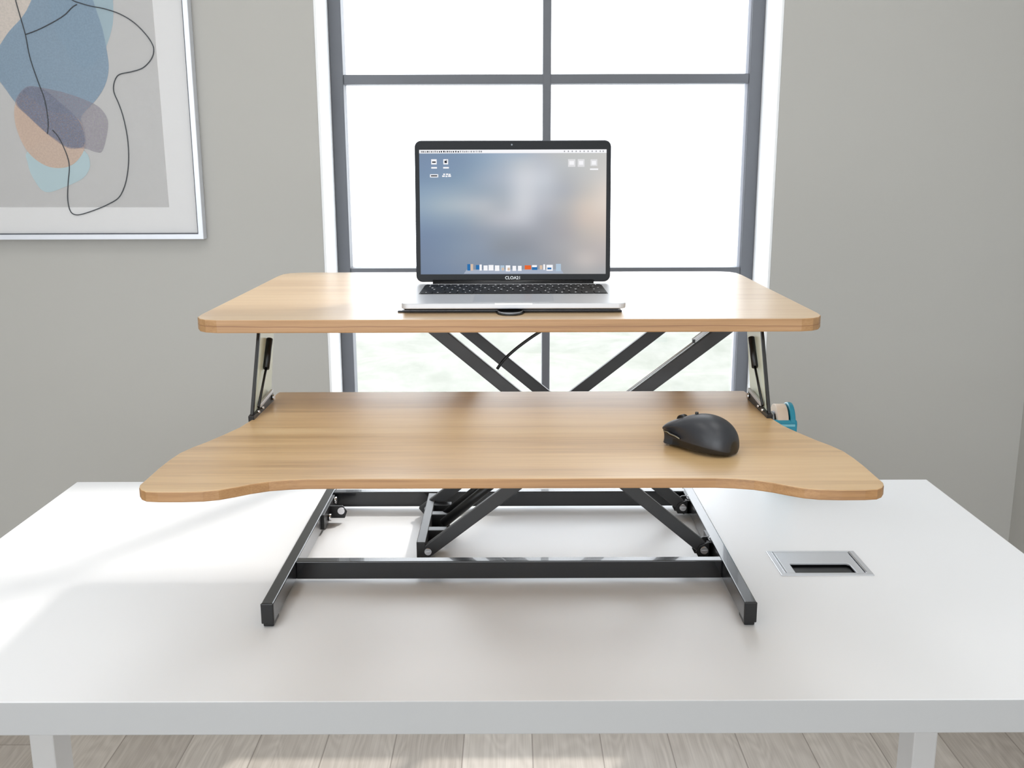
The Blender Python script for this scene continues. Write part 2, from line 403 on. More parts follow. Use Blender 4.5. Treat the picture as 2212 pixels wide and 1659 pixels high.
TOPK = -1300
quadpoly([(-650, 1375), (1122, 1375), (1010, 0), (905, TOPK), (-650, TOPK)], 0.3, 1)
quadpoly(smoothloop([(-300, -300), (-60, -420), (120, -250), (215, -40), (150, 110), (60, 210), (0, 300), (-120, 380), (-320, 300), (-420, 0)]), 1, 2)
quadpoly(smoothloop([(380, -330), (560, -380), (700, -220), (745, -40), (752, 120), (735, 220), (700, 320), (640, 410), (540, 450), (420, 300), (330, 60), (320, -180)]), 2, 3)
quadpoly(smoothloop([(-70, 420), (0, 300), (60, 210), (150, 110), (205, 10), (260, -140), (380, -220), (520, -170), (600, -40), (640, 70), (680, 190), (708, 330), (722, 450), (700, 560), (640, 660), (540, 775), (560, 860), (562, 972), (470, 978), (390, 935), (310, 885), (190, 775), (95, 670), (30, 580), (-30, 500)]), 3, 4)
quadpoly(smoothloop([(180, 1010), (185, 1080), (205, 1150), (245, 1220), (280, 1262), (330, 1275), (420, 1245), (540, 1190), (590, 1130), (597, 1070), (570, 1010), (480, 960), (300, 940)]), 4, 7)
quadpoly(smoothloop([(100, 700), (98, 790), (120, 880), (170, 985), (240, 1060), (330, 1108), (430, 1112), (505, 1075), (562, 985), (556, 860), (520, 788), (440, 752), (330, 738), (200, 640), (140, 620)]), 5, 6)
quadpoly(smoothloop([(105, 690), (130, 620), (190, 572), (280, 582), (420, 612), (560, 660), (660, 712), (714, 790), (714, 880), (682, 1000), (640, 1010), (560, 985), (450, 982), (310, 885), (190, 775)]), 6, 5)
quadpoly(smoothloop([(112, 684), (140, 615), (195, 576), (290, 592), (400, 680), (500, 770), (552, 860), (558, 968), (455, 975), (380, 930), (310, 880), (190, 770)]), 7, 9)
def ink(pts, w=2.6):
    pts = smoothloop(pts, 6, False)
    P3 = [Vector(K(p[0], p[1], 8)) for p in pts]
    tube(bm, P3, .00115 * w / 2.6, 6, 8)
ink([(60, -260), (85, -100), (105, 0), (130, 90), (170, 230), (200, 380), (250, 530), (295, 650), (315, 750), (322, 830), (316, 890)])
ink([(350, 862), (390, 910), (430, 990), (455, 1060), (462, 1120), (455, 1200), (450, 1300), (458, 1370), (475, 1410), (505, 1425), (550, 1420), (640, 1390), (720, 1355), (790, 1310), (830, 1230), (850, 1130), (855, 1020), (845, 900), (820, 780), (790, 690), (760, 620), (755, 570), (770, 520), (800, 492), (880, 475), (950, 450), (1000, 400), (1020, 350), (1015, 300), (970, 230), (890, 150), (800, 95), (700, 60), (600, 40), (530, 20), (480, 0), (400, -60), (330, -180)])
ink([(170, 230), (250, 200), (350, 150), (430, 100), (480, 50), (512, 30)])
art = obj('print', bm, MATS, pic)
bm = B(); box(bm, px0 + FB, px1 - FB, PY + .0055, PY + .007, pz0 + FB, pz1 - FB); obj('glazing', bm, PGLASS, pic)
bm = B(); box(bm, px0 + .004, px1 - .004, YF - .012, YF - .002, pz0 + .004, pz1 - .004); obj('backing_board', bm, mat('brown_board', srgb(120, 100, 80), .9, noise=.05), pic)

# ------------------------------------------------------------------ desk
DZ = .75
a = onz(165, 1042, DZ); b_ = onz(2000, 1034.5, DZ); c = onz(1106, 1514.5, DZ)
DX0, DX1, DY0, DY1 = a.x, b_.x, c.y, (a.y + b_.y) / 2
TH = .0245
desk = thing('desk', 'long white rectangular desk carrying the sit-stand riser', 'desk', ((DX0 + DX1) / 2, (DY0 + DY1) / 2, 0))
# grommet cut-out position
gc = [onz(1655, 1193, DZ), onz(1843, 1191, DZ), onz(1888, 1243, DZ), onz(1688, 1245, DZ)]
GX0 = (gc[0].x + gc[3].x) / 2; GX1 = (gc[1].x + gc[2].x) / 2; GY1 = (gc[0].y + gc[1].y) / 2; GY0 = (gc[2].y + gc[3].y) / 2
print('DESK', DX0, DX1, DY0, DY1, 'GROMMET', GX0, GX1, GY0, GY1, [tuple(round(q, 3) for q in g_) for g_ in gc])
TH = .0405
bm = B()
hx0, hx1, hy0, hy1 = GX0 + .006, GX1 - .006, GY0 + .006, GY1 - .006
xs = [DX0, hx0, hx1, DX1]; ys = [DY0, hy0, hy1, DY1]
grid = {}
for zi, z in enumerate((DZ - TH, DZ)):
    for i, x in enumerate(xs):
        for j, y in enumerate(ys): grid[zi, i, j] = bm.verts.new((x, y, z))
for zi in (0, 1):
    for i in range(3):
        for j in range(3):
            if i == 1 and j == 1: continue
            f = bm.faces.new((grid[zi, i, j], grid[zi, i + 1, j], grid[zi, i + 1, j + 1], grid[zi, i, j + 1])); f.material_index = 0
def sidef(path):
    for p, q in zip(path, path[1:]):
        f = bm.faces.new((grid[0, p[0], p[1]], grid[0, q[0], q[1]], grid[1, q[0], q[1]], grid[1, p[0], p[1]])); f.material_index = 1
sidef([(0, 0), (1, 0), (2, 0), (3, 0), (3, 1), (3, 2), (3, 3), (2, 3), (1, 3), (0, 3), (0, 2), (0, 1), (0, 0)])
sidef([(1, 1), (2, 1), (2, 2), (1, 2), (1, 1)])
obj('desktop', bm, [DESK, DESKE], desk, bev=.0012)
LY0, LY1 = 1.355, 1.410
lxl = [ony(60, 1575, LY0).x, ony(113, 1575, LY0).x]; lxr = [ony(1976, 1575, LY0).x, ony(2028, 1575, LY0).x]
for xa, xb in (lxl, lxr):
    bm = B(); box(bm, xa, xb, LY0, LY1, .03, DZ - TH - .004); lg = obj('leg', bm, LEGM, desk, bev=.0025)
    bm = B(); box(bm, xa - .006, xb + .006, DY0 + .06, DY1 - .06, .008, .03); obj('foot', bm, LEGM, lg, bev=.004)
    for yy in (DY0 + .09, DY1 - .09):
        bm = B(); tube(bm, [((xa + xb) / 2, yy, 0), ((xa + xb) / 2, yy, .009)], .014, 16); obj('leveling_foot', bm, BLACKP, lg)
    bm = B(); box(bm, xa - .01, xb + .01, DY0 + .08, DY1 - .08, DZ - TH - .02, DZ - TH); obj('bracket', bm, LEGM, lg, bev=.002)
bm = B(); box(bm, lxl[1], lxr[0], LY0 + .005, LY1 - .005, DZ - TH - .06, DZ - TH); obj('crossbeam', bm, LEGM, desk, bev=.002)
# cable grommet
bm = B()
def ringz(bm, o4, i4, z0, z1, mi=0):
    (ax0, ax1, ay0, ay1), (bx0, bx1, by0, by1) = o4, i4
    A = [(ax0, ay0), (ax1, ay0), (ax1, ay1), (ax0, ay1)]; Bq = [(bx0, by0), (bx1, by0), (bx1, by1), (bx0, by1)]
    v = {}
    for nm_, pts in (('a', A), ('b', Bq)):
        for zz_ in (z0, z1): v[nm_, zz_] = [bm.verts.new((p[0], p[1], zz_)) for p in pts]
    for i in range(4):
        j = (i + 1) % 4
        for q in ((('a', z0), ('b', z0)), (('a', z1), ('b', z1)), (('a', z0), ('a', z1)), (('b', z0), ('b', z1))):
            f = bm.faces.new((v[q[0]][i], v[q[0]][j], v[q[1]][j], v[q[1]][i])); f.material_index = mi
ringz(bm, (GX0, GX1, GY0, GY1), (GX0 + .0095, GX1 - .0095, GY0 + .008, GY1 - .004), DZ - .012, DZ + .0016)
grm = obj('cable_grommet', bm, ALUM, desk, bev=.0006); grm['label'] = 'silver rectangular cable grommet with black brush slot'
lid = B()
lx0, lx1, ly0, ly1 = GX0 + .0108, GX1 - .0108, GY0 + .0095, GY1 - .0045
sy = ly0 + (ly1 - ly0) * .44
prism(lid, [(lx0, ly0), (lx0 + .012, ly0), (lx0 + .012, sy - .002), (lx0 + .014, sy), (lx1 - .016, sy), (lx1 - .012, sy - .004), (lx1 - .011, ly0), (lx1, ly0), (lx1, ly1), (lx0, ly1)], 'z', DZ - .0015, DZ + .0010)
obj('lid', lid, ALUM, grm, bev=.0004)
bm = B(); box(bm, lx0 + .004, lx1 - .004, ly0 - .001, ly1 - .004, DZ - .02, DZ - .004); obj('brush', bm, BLACKP, grm)
bm = B(); box(bm, lx0 - .0035, lx0 - .001, ly0, ly1, DZ + .0005, DZ + .0022); obj('rim_strip', bm, CHROME, grm)
bm = B(); box(bm, lx1 + .001, lx1 + .0035, ly0, ly1, DZ + .0005, DZ + .0022); obj('rim_strip', bm, CHROME, grm)

# ------------------------------------------------------------------ sit-stand riser
RZ = DZ
riser = thing('standing_desk_riser', 'oak-topped sit-stand riser with dark metal scissor arms, standing on the white desk', 'desk riser', (-.005, 1.4, DZ))
def wooden(name, pts, z1, th, mats, parent, bev):
    bm = B(); prism(bm, pts, 'z', z1 - th, z1, 0, 1); return obj(name, bm, mats, parent, bev=bev)
def mirror(pix, z, cx=None):
    L_ = [onz(x, y, z) for x, y in pix]
    return L_
UZ = 1.146; UT = .0158
L1 = [onz(x, y, UZ) for x, y in ((672, 587.9), (636, 588.9), (612.5, 591.3), (601.7, 594.8), (540, 626.3), (478, 658), (436, 679.5), (429.5, 684), (433.5, 687.7), (446, 690.2), (473, 691.6))]
cx = .0
R1 = [onz(x, y, UZ) for x, y in ((1559, 586.5), (1583, 588), (1592, 590.8), (1602, 595), (1662, 625), (1724, 655), (1765, 675), (1772.5, 680.5), (1769, 684.5), (1757, 687), (1735, 688.3))]
poly = []
for l, r in zip(L1, R1): poly.append(((l.x - r.x) / 2 - .001, (l.y + r.y) / 2))
ymin = min(p[1] for p in poly)
poly[-1] = (poly[-1][0], ymin); poly[0] = (poly[0][0], max(p[1] for p in poly))
cxu = (L1[5].x + R1[5].x) / 2
left = [(cxu + x, y) for x, y in poly]; right = [(cxu - x, y) for x, y in poly]
uppoly = left + right[::-1]
print('UPPER', uppoly[:11], cxu)
wooden('desktop', uppoly, UZ, UT, [TOPW, EDGEW], riser, .0013)['label'] = 'upper light oak laptop shelf with rounded corners'

LZ = 1.035; LT = .0100
lp = [(603, 847), (598, 850), (583, 864), (565, 884), (543, 907), (517, 923), (483, 938.5), (443, 955.5), (416, 965.6), (388.5, 978), (366, 993), (343, 1011), (325, 1027), (309, 1041), (302, 1047), (300.5, 1052.6), (304, 1058), (314, 1062), (340, 1063.3), (390, 1063.3), (438, 1062), (472, 1058.8), (506, 1053), (540, 1046.3), (580.6, 1040.3), (623.6, 1037), (664, 1035.4), (760, 1035)]
LL = [onz(x, y, LZ) for x, y in lp]
cxl = .0008
yfc = LL[-1].y
ys_back = LL[0].y
pl = [(p.x - onz(1105, 950, LZ).x, p.y) for p in LL]
cxl = onz(1105, 950, LZ).x
lowpoly = [(cxl + x, y) for x, y in pl] + [(cxl - x, y) for x, y in reversed(pl)]
wooden('keyboard_tray', lowpoly, LZ, LT, [LOWW, EDGEL], riser, .0011)['label'] = 'lower oak keyboard shelf with flared wing ends'

# base: two feet, two crossbars
FXL, FXR = -.319, .3095; FWI = .0155
F0, F1 = 1.169, 1.640
for xa, xb in ((FXL, FXL + FWI), (FXR - FWI, FXR)):
    bm = B(); box(bm, xa, xb, F0 + .003, F1 - .003, RZ + .006, RZ + .0325); ft = obj('base_foot', bm, STEEL, riser, bev=.0014)
    for ya, yb in ((F0, F0 + .0032), (F1 - .0032, F1)):
        bm = B(); box(bm, xa - .0003, xb + .0003, ya, yb, RZ + .0055, RZ + .033); obj('end_cap', bm, BLACKP, ft, bev=.0012)
    for ya in (F0 + .004, F1 - .034):
        bm = B(); box(bm, xa + .001, xb - .001, ya, ya + .03, RZ + .0001, RZ + .0062); obj('rubber_pad', bm, BLACKP, ft, bev=.0015)
for ya in (1.308, 1.611):
    bm = B(); box(bm, FXL + FWI - .0005, FXR - FWI + .0005, ya, ya + .0155, RZ + .006, RZ + .0322); obj('crossbar', bm, STEEL, riser, bev=.0014)

# scissor arms: (y, foot, head)
def arm(y, a, b, name='scissor_arm'):
    a = Vector((a[0], y, a[1])); b = Vector((b[0], y, b[1])); d = (b - a).normalized()
    bm = B(); bar(bm, a - d * .012, b + d * .012, .0185, .0095)
    o = obj(name, bm, ARM, riser, bev=.0012)
    for p in (a, (a + b) / 2, b):
        bm2 = B(); tube(bm2, [(p.x, y - .0082, p.z), (p.x, y - .0045, p.z)], [.0052, .0058], 14)
        box(bm2, p.x - .0028, p.x + .0028, y - .0085, y - .0080, p.z - .0006, p.z + .0006)
        obj('bolt', bm2, CHROME, o, smooth=False)
    return o
TOPZ = 1.116
arm(1.392, (.283, .768), (-.131, TOPZ)); front_b = arm(1.381, (-.124, .770), (.322, TOPZ))
arm(1.579, (.283, .768), (-.134, TOPZ)); arm(1.568, (-.140, .770), (.296, TOPZ))
bm = B(); tube(bm, [(.0885, 1.372, .9435), (.0885, 1.588, .9435)], .0045, 14); obj('pivot_shaft', bm, STEELD, riser)
bm = B(); dd = Vector((.446, 0, TOPZ - .770)).normalized(); up_ = Vector((-dd.z, 0, dd.x))
pa = Vector((.10, 1.384, .9442)) + up_ * .0112; pb = Vector((.322, 1.384, TOPZ)) + up_ * .0112
tube(bm, [pa, pb], .0014, 8); obj('release_cable', bm, ALUM, front_b)
bm = B(); pc = pb - dd * .074; bar(bm, pc + up_ * .0022, pb + up_ * .0022, .0058, .004); obj('cable_sleeve', bm, ALUM, front_b, bev=.0005)
bm = B(); box(bm, pc.x - .002, pc.x + .0015, 1.381, 1.387, pc.z - .001, pc.z + .004); obj('sleeve_clip', bm, BLACKP, front_b)
# sliding carriage along the left, pivot bar at right, rails under the top
bm = B(); box(bm, -.141, -.128, 1.376, 1.600, .757, .784); box(bm, -.128, -.116, 1.40, 1.56, .757, .762)
cr = obj('sliding_carriage', bm, ARM, riser, bev=.001)
for yy in (1.43, 1.50, 1.545):
    bm = B(); box(bm, -.129, -.100, yy, yy + .016, .760, .782); obj('carriage_lug', bm, STEELD, cr, bev=.001)
    bm = B(); tube(bm, [(-.100, yy + .008, .774), (-.094, yy + .008, .774)], .0045, 12); obj('bolt', bm, CHROME, cr)
bm = B(); box(bm, -.145, -.118, 1.376, 1.600, UZ - UT - .026, UZ - UT); obj('top_slide', bm, STEELD, riser, bev=.001)
bm = B(); box(bm, .300, .332, 1.372, 1.600, UZ - UT - .026, UZ - UT); obj('top_hinge', bm, STEELD, riser, bev=.001)
for yy in (1.376, 1.585):
    bm = B(); box(bm, -.34, .335, yy, yy + .015, UZ - UT - .016, UZ - UT); obj('top_rail', bm, STEELD, riser, bev=.001)
# gas springs parallel to the arms
for yy, rr in ((1.47, .0075), (1.515, .0055)):
    bm = B(); tube(bm, [(-.108, yy, .778), (.010, yy, .877)], rr, 16); gs = obj('gas_spring', bm, STEELD, riser)
    bm = B(); tube(bm, [(.010, yy, .877), (.0885, yy, .9435)], rr * .45, 12); obj('piston_rod', bm, CHROME, gs)
# hinge brackets at the right foot
for yy in (1.392, 1.579):
    bm = B()
    prism(bm, [(FXR - FWI + .0005, .7565), (.272, .7565), (.268, .764), (.272, .776), (.284, .783), (FXR - FWI + .0005, .783)], 'y', yy + .005, yy + .0085)
    prism(bm, [(FXR - FWI + .0005, .7565), (.275, .7565), (.271, .764), (.276, .774), (.288, .779), (FXR - FWI + .0005, .779)], 'y', yy - .0085, yy - .0055)
    box(bm, FXR - FWI - .004, FXR - FWI + .0005, yy - .0085, yy + .034, .757, .7825)
    hb = obj('hinge_bracket', bm, STEELD, riser, bev=.0006)
    bm = B(); tube(bm, [(.283, yy - .0125, .768), (.283, yy - .0083, .768)], [.0055, .0065], 16); box(bm, .279, .287, yy - .0129, yy - .0124, .7672, .7688); obj('bolt', bm, CHROME, hb)
    bm = B(); bar(bm, (.286, yy - .009, .7815), (.2935, yy - .009, .7795), .0016, .0012); bar(bm, (.2935, yy - .009, .7795), (.2905, yy - .009, .788), .0014, .0012); obj('return_spring', bm, CHROME, hb)
# stop bracket on the back of the left foot
bm = B(); box(bm, FXL + FWI - .0005, FXL + FWI + .004, 1.50, 1.600, .757, .7815)
prism(bm, [(FXL + FWI, .757), (-.276, .757), (-.272, .768), (-.279, .778), (FXL + FWI, .778)], 'y', 1.553, 1.557)
sb_ = obj('stop_bracket', bm, STEELD, riser, bev=.0006)
for p in (((-.281, 1.5525, .7705), (-.281, 1.549, .7705)), ((FXL + FWI + .004, 1.590, .775), (FXL + FWI + .009, 1.590, .775)), ((FXL + FWI + .004, 1.535, .765), (FXL + FWI + .009, 1.535, .765))):
    bm = B(); tube(bm, p, .0058, 14); obj('bolt', bm, CHROME, sb_)
# side hangers between the two shelves
def hanger(sx, X):
    t = .0022
    s = sx
    yz = [(1.186, UZ - UT), (1.262, UZ - UT), (1.226, LZ + .012), (1.215, LZ + .001), (1.127, LZ - .004)]
    bm = B(); prism(bm, yz, 'x', X - t / 2, X + t / 2)
    h = obj('side_hanger', bm, SAGE, riser, bev=.0004); h['label'] = 'metal hanger plate joining the two shelves, tree reflection in its pale sage colour'
    bm = B()
    bar(bm, (X, 1.186, UZ - UT), (X, 1.127, LZ - .006), 
          .0052, .0036, Vector((1, 0, 0)))
    bar(bm, (X - s * .002, 1.186, UZ - UT - .0015), (X - s * .002, 1.245, UZ - UT - .0015), .003, .009, Vector((1, 0, 0)))
    obj('front_flange', bm, STEELD, h, bev=.0006)
    xi = X - s * .0045
    bm = B(); tube(bm, [(xi, 1.218, UZ - UT - .016), (xi, 1.192, UZ - UT - .048)], .0040, 14); st = obj('gas_strut', bm, STEELD, h)
    bm = B(); tube(bm, [(xi, 1.192, UZ - UT - .048), (xi, 1.146, LZ + .010)], .0016, 10); obj('strut_rod', bm, STEELD, st)
    bm = B()
    bar(bm, (X - s * .001, 1.124, LZ - .002), (X - s * .001, 1.222, LZ + .004), .013, .007, Vector((1, 0, 0)))
    rl = obj('hanger_rail', bm, STEELD, h, bev=.0006)
    bm = B(); bar(bm, (xi - s * .0005, 1.150, LZ + .0105), (xi - s * .0005, 1.214, LZ + .0145), .004, .003, Vector((1, 0, 0))); obj('rail_lip', bm, ALUM, rl, bev=.0004)
    for yy in (1.140, 1.160, 1.214):
        bm = B(); tube(bm, [(xi, yy, LZ + .006), (xi - s * .003, yy, LZ + .006)], .0035 if yy > 1.2 else .0016, 12); obj('bolt', bm, CHROME, rl)
hanger(-1, -.3050); hanger(1, .3015)
# loose control cable hanging from the top
bm = B(); cpts = smoothloop([tuple(ony(x, y, 1.46)) for x, y in ((1215, 690), (1166, 717), (1128, 743), (1100, 766), (1084, 783), (1074, 797))], 5, False)
tube(bm, cpts, .0023, 8); cb_ = obj('control_cable', bm, BLACKP, riser)

# ------------------------------------------------------------------ laptop stand mat + laptop
sm = thing('laptop_stand', 'thin black stand with a rounded front tab, under the silver laptop', 'laptop stand', (-.003, 1.3, UZ))
def platepoly(x0, x1, y0, y1, tabx, tw, td):
    p = [(x0, y1), (x0, y0)]
    p += [(tabx - tw, y0)]
    for k in range(13):
        a_ = math.pi * k / 12
        p.append((tabx - (tw - .006) * math.cos(a_), y0 - td * math.sin(a_) ** .7))
    p += [(tabx + tw, y0), (x1, y0), (x1, y1)]
    return p
bm = B(); prism(bm, platepoly(-.1415, .1365, 1.2235, 1.395, -.002, .0235, .031), 'z', UZ, UZ + .0020); obj('lower_plate', bm, BLACKP, sm, bev=.0007)
bm = B(); prism(bm, platepoly(-.1405, .1355, 1.2255, 1.394, -.002, .0220, .027), 'z', UZ + .0020, UZ + .0025); obj('plate_edge', bm, ALUM, sm, bev=.0002)
bm = B(); prism(bm, platepoly(-.136, .132, 1.2265, 1.39, -.002, .0205, .024), 'z', UZ + .0025, UZ + .0028); obj('top_film', bm, BLACKP, sm)
bm = B(); box(bm, -.134, .134, 1.229, 1.39, UZ + .0028, UZ + .0058); obj('rubber_pad', bm, BLACKP, sm, bev=.001)
LX = .0022; LW = .2765; HB = UZ + .0058
lap = thing('laptop', 'open silver laptop with a blue-grey cloudy desktop picture, on the upper oak shelf', 'laptop', (LX, 1.31, HB))
Y0, Y1 = 1.212, 1.424
bm = B(); prism(bm, rrect(LX - LW / 2, LX + LW / 2, Y0, Y1, .009), 'z', HB, HB + .0068)
base = obj('base', bm, mat('silver_shell', srgb(196, 197, 200), .38, metal=.25, noise=.01, nscale=200), lap, bev=.0012)
bm = B(); box(bm, LX - .023, LX + .023, Y0 - .0004, Y0 + .004, HB + .0052, HB + .0071); obj('finger_notch', bm, mat('notch_alu', srgb(225, 225, 222), .35, metal=.4, noise=.01), base)
DT = HB + .0068
KY0, KY1 = 1.3035, 1.404
bm = B(); box(bm, LX - .1245, LX + .1245, KY0, KY1, DT - .0005, DT + .0002); kb = obj('keyboard', bm, mat('keyboard_well', srgb(9, 9, 10), .6, noise=.03), lap)
LEGEND = mat('key_legend', srgb(225, 226, 230), .5, noise=.02)
def key(x0, x1, y0, y1):
    bm = B(); box(bm, x0, x1, y0, y1, DT + .0002, DT + .0013)
    if x1 - x0 < .03:
        xm = (x0 + x1) / 2 + random.uniform(-.002, .002); ym = (y0 + y1) / 2; w_ = random.uniform(.0006, .0014); h_ = random.uniform(.0015, .0030)
        f_ = bm.faces.new([bm.verts.new((xm + a * w_, ym + b * h_, DT + .00135)) for a, b in ((-1, -1), (1, -1), (1, 1), (-1, 1))]); f_.material_index = 1
    obj('key', bm, [KEYM, LEGEND], kb)
pitch_y = (KY1 - KY0 - .002) / 6
kx0, kx1 = LX - .1230, LX + .1230
for r_i in range(6):
    ya = KY0 + .001 + r_i * pitch_y; yb = ya + pitch_y - .0022
    if r_i == 0:
        ws = [1, 1, 1, 1.3, 5.4, 1.3, 1, 1, 1, 1]
    elif r_i == 1: ws = [2.3] + [1] * 10 + [2.3]
    elif r_i == 2: ws = [1.8] + [1] * 11 + [1.8]
    elif r_i == 3: ws = [1.5] + [1] * 12 + [1]
    elif r_i == 4: ws = [1] * 13 + [1.5]
    else: ws = [1] * 14
    tot = sum(ws); x = kx0
    for w in ws:
        d = (kx1 - kx0) * w / tot
        key(x + .0009, x + d - .0009, ya, yb); x += d
bm = B(); prism(bm, rrect(LX - .0505, LX + .0505, 1.222, 1.2985, .003), 'z', DT - .0002, DT + .0003); obj('trackpad', bm, mat('trackpad', srgb(184, 186, 190), .3, metal=.2, noise=.01), lap, bev=.0001)
for xx in (-.12, .12):
    for yy in (1.235, 1.385):
        pass
bm = B(); tube(bm, [(LX - .115, 1.4235, DT + .0015), (LX + .115, 1.4235, DT + .0015)], .0038, 14); obj('hinge', bm, BLACKP, lap)
# lid, leaning back
LEAN = math.radians(5.8); HINGE = Vector((LX, 1.4245, DT + .0020)); LH = .1985
def lidpt(u, v, n=0):   # u across, v up the lid, n towards viewer
    return HINGE + Vector((u, math.sin(LEAN) * v - math.cos(LEAN) * n, math.cos(LEAN) * v + math.sin(LEAN) * n))
def lidprism(bm, poly2, n0, n1, mi=0):
    lo = [bm.verts.new(lidpt(p[0], p[1], n0)) for p in poly2]; hi = [bm.verts.new(lidpt(p[0], p[1], n1)) for p in poly2]
    for f_ in (lo, hi): bm.faces.new(f_).material_index = mi
    m_ = len(poly2)
    for i in range(m_): bm.faces.new((lo[i], lo[(i + 1) % m_], hi[(i + 1) % m_], hi[i])).material_index = mi
def lidquad(bm, u0, u1, v0, v1, n, mi=0):
    f = bm.faces.new([bm.verts.new(lidpt(u, v, n)) for u, v in ((u0, v0), (u1, v0), (u1, v1), (u0, v1))]); f.material_index = mi
HW = .1388
bm = B(); lidprism(bm, rrect(-HW, HW, 0, LH, .009), -.0035, .0); lidshell = obj('lid', bm, mat('dark_grey_lid', srgb(44, 47, 54), .4, metal=.5, noise=.02), lap, bev=.0008)
bm = B(); lidprism(bm, rrect(-HW + .0012, HW - .0012, .001, LH - .0012, .008), .0, .0012); bz = obj('bezel', bm, BEZEL, lidshell, bev=.0003)
SU, SV0, SV1 = .1322, .0110, .1855
# screen picture: coarse colour table, smoothly interpolated over a fine grid
TAB = [  # rows top -> bottom, cols left -> right (sRGB)
 [(86,112,144),(88,118,150),(96,126,158),(116,142,170),(140,160,182),(150,164,182),(168,172,178),(180,180,178),(184,184,182),(190,188,184)],
 [(88,116,150),(92,120,154),(98,126,156),(120,144,168),(150,164,180),(178,184,192),(176,180,188),(176,178,180),(184,184,182),(192,188,184)],
 [(92,122,154),(96,126,156),(106,134,160),(132,150,170),(158,168,182),(194,197,204),(186,190,198),(168,170,174),(182,180,178),(200,194,188)],
 [(112,140,166),(122,146,168),(130,150,168),(136,152,168),(152,162,174),(192,195,202),(176,180,188),(160,162,168),(184,178,172),(210,198,188)],
 [(124,148,170),(142,160,174),(156,168,178),(164,170,178),(160,166,174),(190,192,198),(168,170,178),(166,164,164),(198,184,172),(214,200,188)],
 [(104,130,158),(116,138,160),(126,144,162),(148,156,166),(168,170,178),(176,178,186),(150,152,160),(160,156,156),(194,178,166),(204,188,176)],
 [(84,110,144),(92,116,146),(104,124,148),(120,132,150),(130,138,150),(136,140,150),(140,142,150),(152,148,150),(178,168,160),(190,176,166)],
 [(80,104,138),(88,112,142),(102,122,146),(112,126,146),(112,120,132),(116,122,134),(134,136,144),(152,150,152),(170,162,158),(176,166,162)],
 [(78,102,134),(88,110,140),(100,118,142),(104,120,142),(108,120,138),(116,126,140),(128,132,142),(148,146,148),(180,172,168),(166,158,156)],
 [(72,96,130),(80,104,136),(90,110,138),(98,114,138),(104,118,138),(112,122,138),(124,130,140),(140,142,146),(154,152,152),(150,150,152)]]
def cubic(p0, p1, p2, p3, t): return p1 + .5 * t * (p2 - p0 + t * (2 * p0 - 5 * p1 + 4 * p2 - p3 + t * (3 * (p1 - p2) + p3 - p0)))
def sample(u, v):     # u,v in 0..1, v from top
    R_, C_ = len(TAB), len(TAB[0]); x = u * (C_ - 1); y = v * (R_ - 1); i = min(int(x), C_ - 2); j = min(int(y), R_ - 2); fx = x - i; fy = y - j
    out = []
    for ch in range(3):
        rowsv = []
        for jj in range(j - 1, j + 3):
            jc = max(0, min(R_ - 1, jj)); rw = [TAB[jc][max(0, min(C_ - 1, ii))][ch] for ii in range(i - 1, i + 3)]
            rowsv.append(cubic(*rw, fx))
        out.append(max(0, min(255, cubic(*rowsv, fy))))
    return out
bm = B(); cl = bm.loops.layers.float_color.new('picture')
NX, NY = 60, 40
gv = [[bm.verts.new(lidpt(-SU + 2 * SU * i / NX, SV1 + (SV0 - SV1) * j / NY, .0013)) for j in range(NY + 1)] for i in range(NX + 1)]
for i in range(NX):
    for j in range(NY):
        f = bm.faces.new((gv[i][j], gv[i][j + 1], gv[i + 1][j + 1], gv[i + 1][j]))
        for lp_, (ii, jj) in zip(f.loops, ((i, j), (i, j + 1), (i + 1, j + 1), (i + 1, j))):
            lp_[cl] = srgb(*sample(ii / NX, jj / NY))
# overlay marks of the desktop: pixel of the photo -> lid plane coordinates
def scr(x, y): return ((x - 1107.5) / 204.5 * SU, SV1 + (y - 325.5) / (593 - 325.5) * (SV0 - SV1))
WHT, GRY, DRK, ORG, BLU, LBL, TAN, DOCK = range(1, 9)
def q(x0, y0, x1, y1, mi, n=.0014):
    a_, b2 = scr(x0, y0), scr(x1, y1); lidquad(bm, a_[0], b2[0], b2[1], a_[1], n, mi)
q(903, 325.5, 1312, 333, WHT, .00136)
random.seed(3)
x = 907
while x < 1040:
    w = random.uniform(1.2, 3.2); q(x, 327.4 + random.random(), x + w, 331.2, GRY if x > 990 else DRK, .00142); x += w + random.uniform(1.2, 2.6)
x = 1219
while x < 1306:
    q(x, 328, x + 2.2, 331, GRY, .00142); x += random.choice((6.5, 8.5, 8.8))
def icon(x0, y0, x1, y1): q(x0, y0, x1, y1, WHT, .00142)
icon(929, 345.5, 941, 356.5); q(931, 350.2, 939, 353, DRK, .00146); icon(929, 362, 941.5, 365.3)
icon(955.5, 345.5, 966, 356.5); q(958, 348.6, 963.5, 353.5, DRK, .00146); q(961, 347, 964, 350, GRY, .00148); icon(955, 362, 967.5, 365.3)
icon(926, 377.5, 944, 384); q(928, 379.6, 942, 382, DRK, .00146)
for xx, yy, w in ((955, 376, 4), (961, 376, 5), (967, 376.5, 4), (952.5, 380, 6), (960, 380.4, 4), (965.5, 380, 6.5)): q(xx, yy, xx + w, yy + 3, WHT, .00142)
for x0_, x1_ in ((1228, 1244), (1249, 1264), (1277, 1292)): q(x0_, 346 + (x0_ > 1270) * .5, x1_, 362.5 - (x0_ > 1270) * 2, TAN + 2, .00142); q(x0_ + 3, 350, x1_ - 3, 358, WHT, .00144)
q(1276, 366, 1294, 369.2, WHT, .00142)
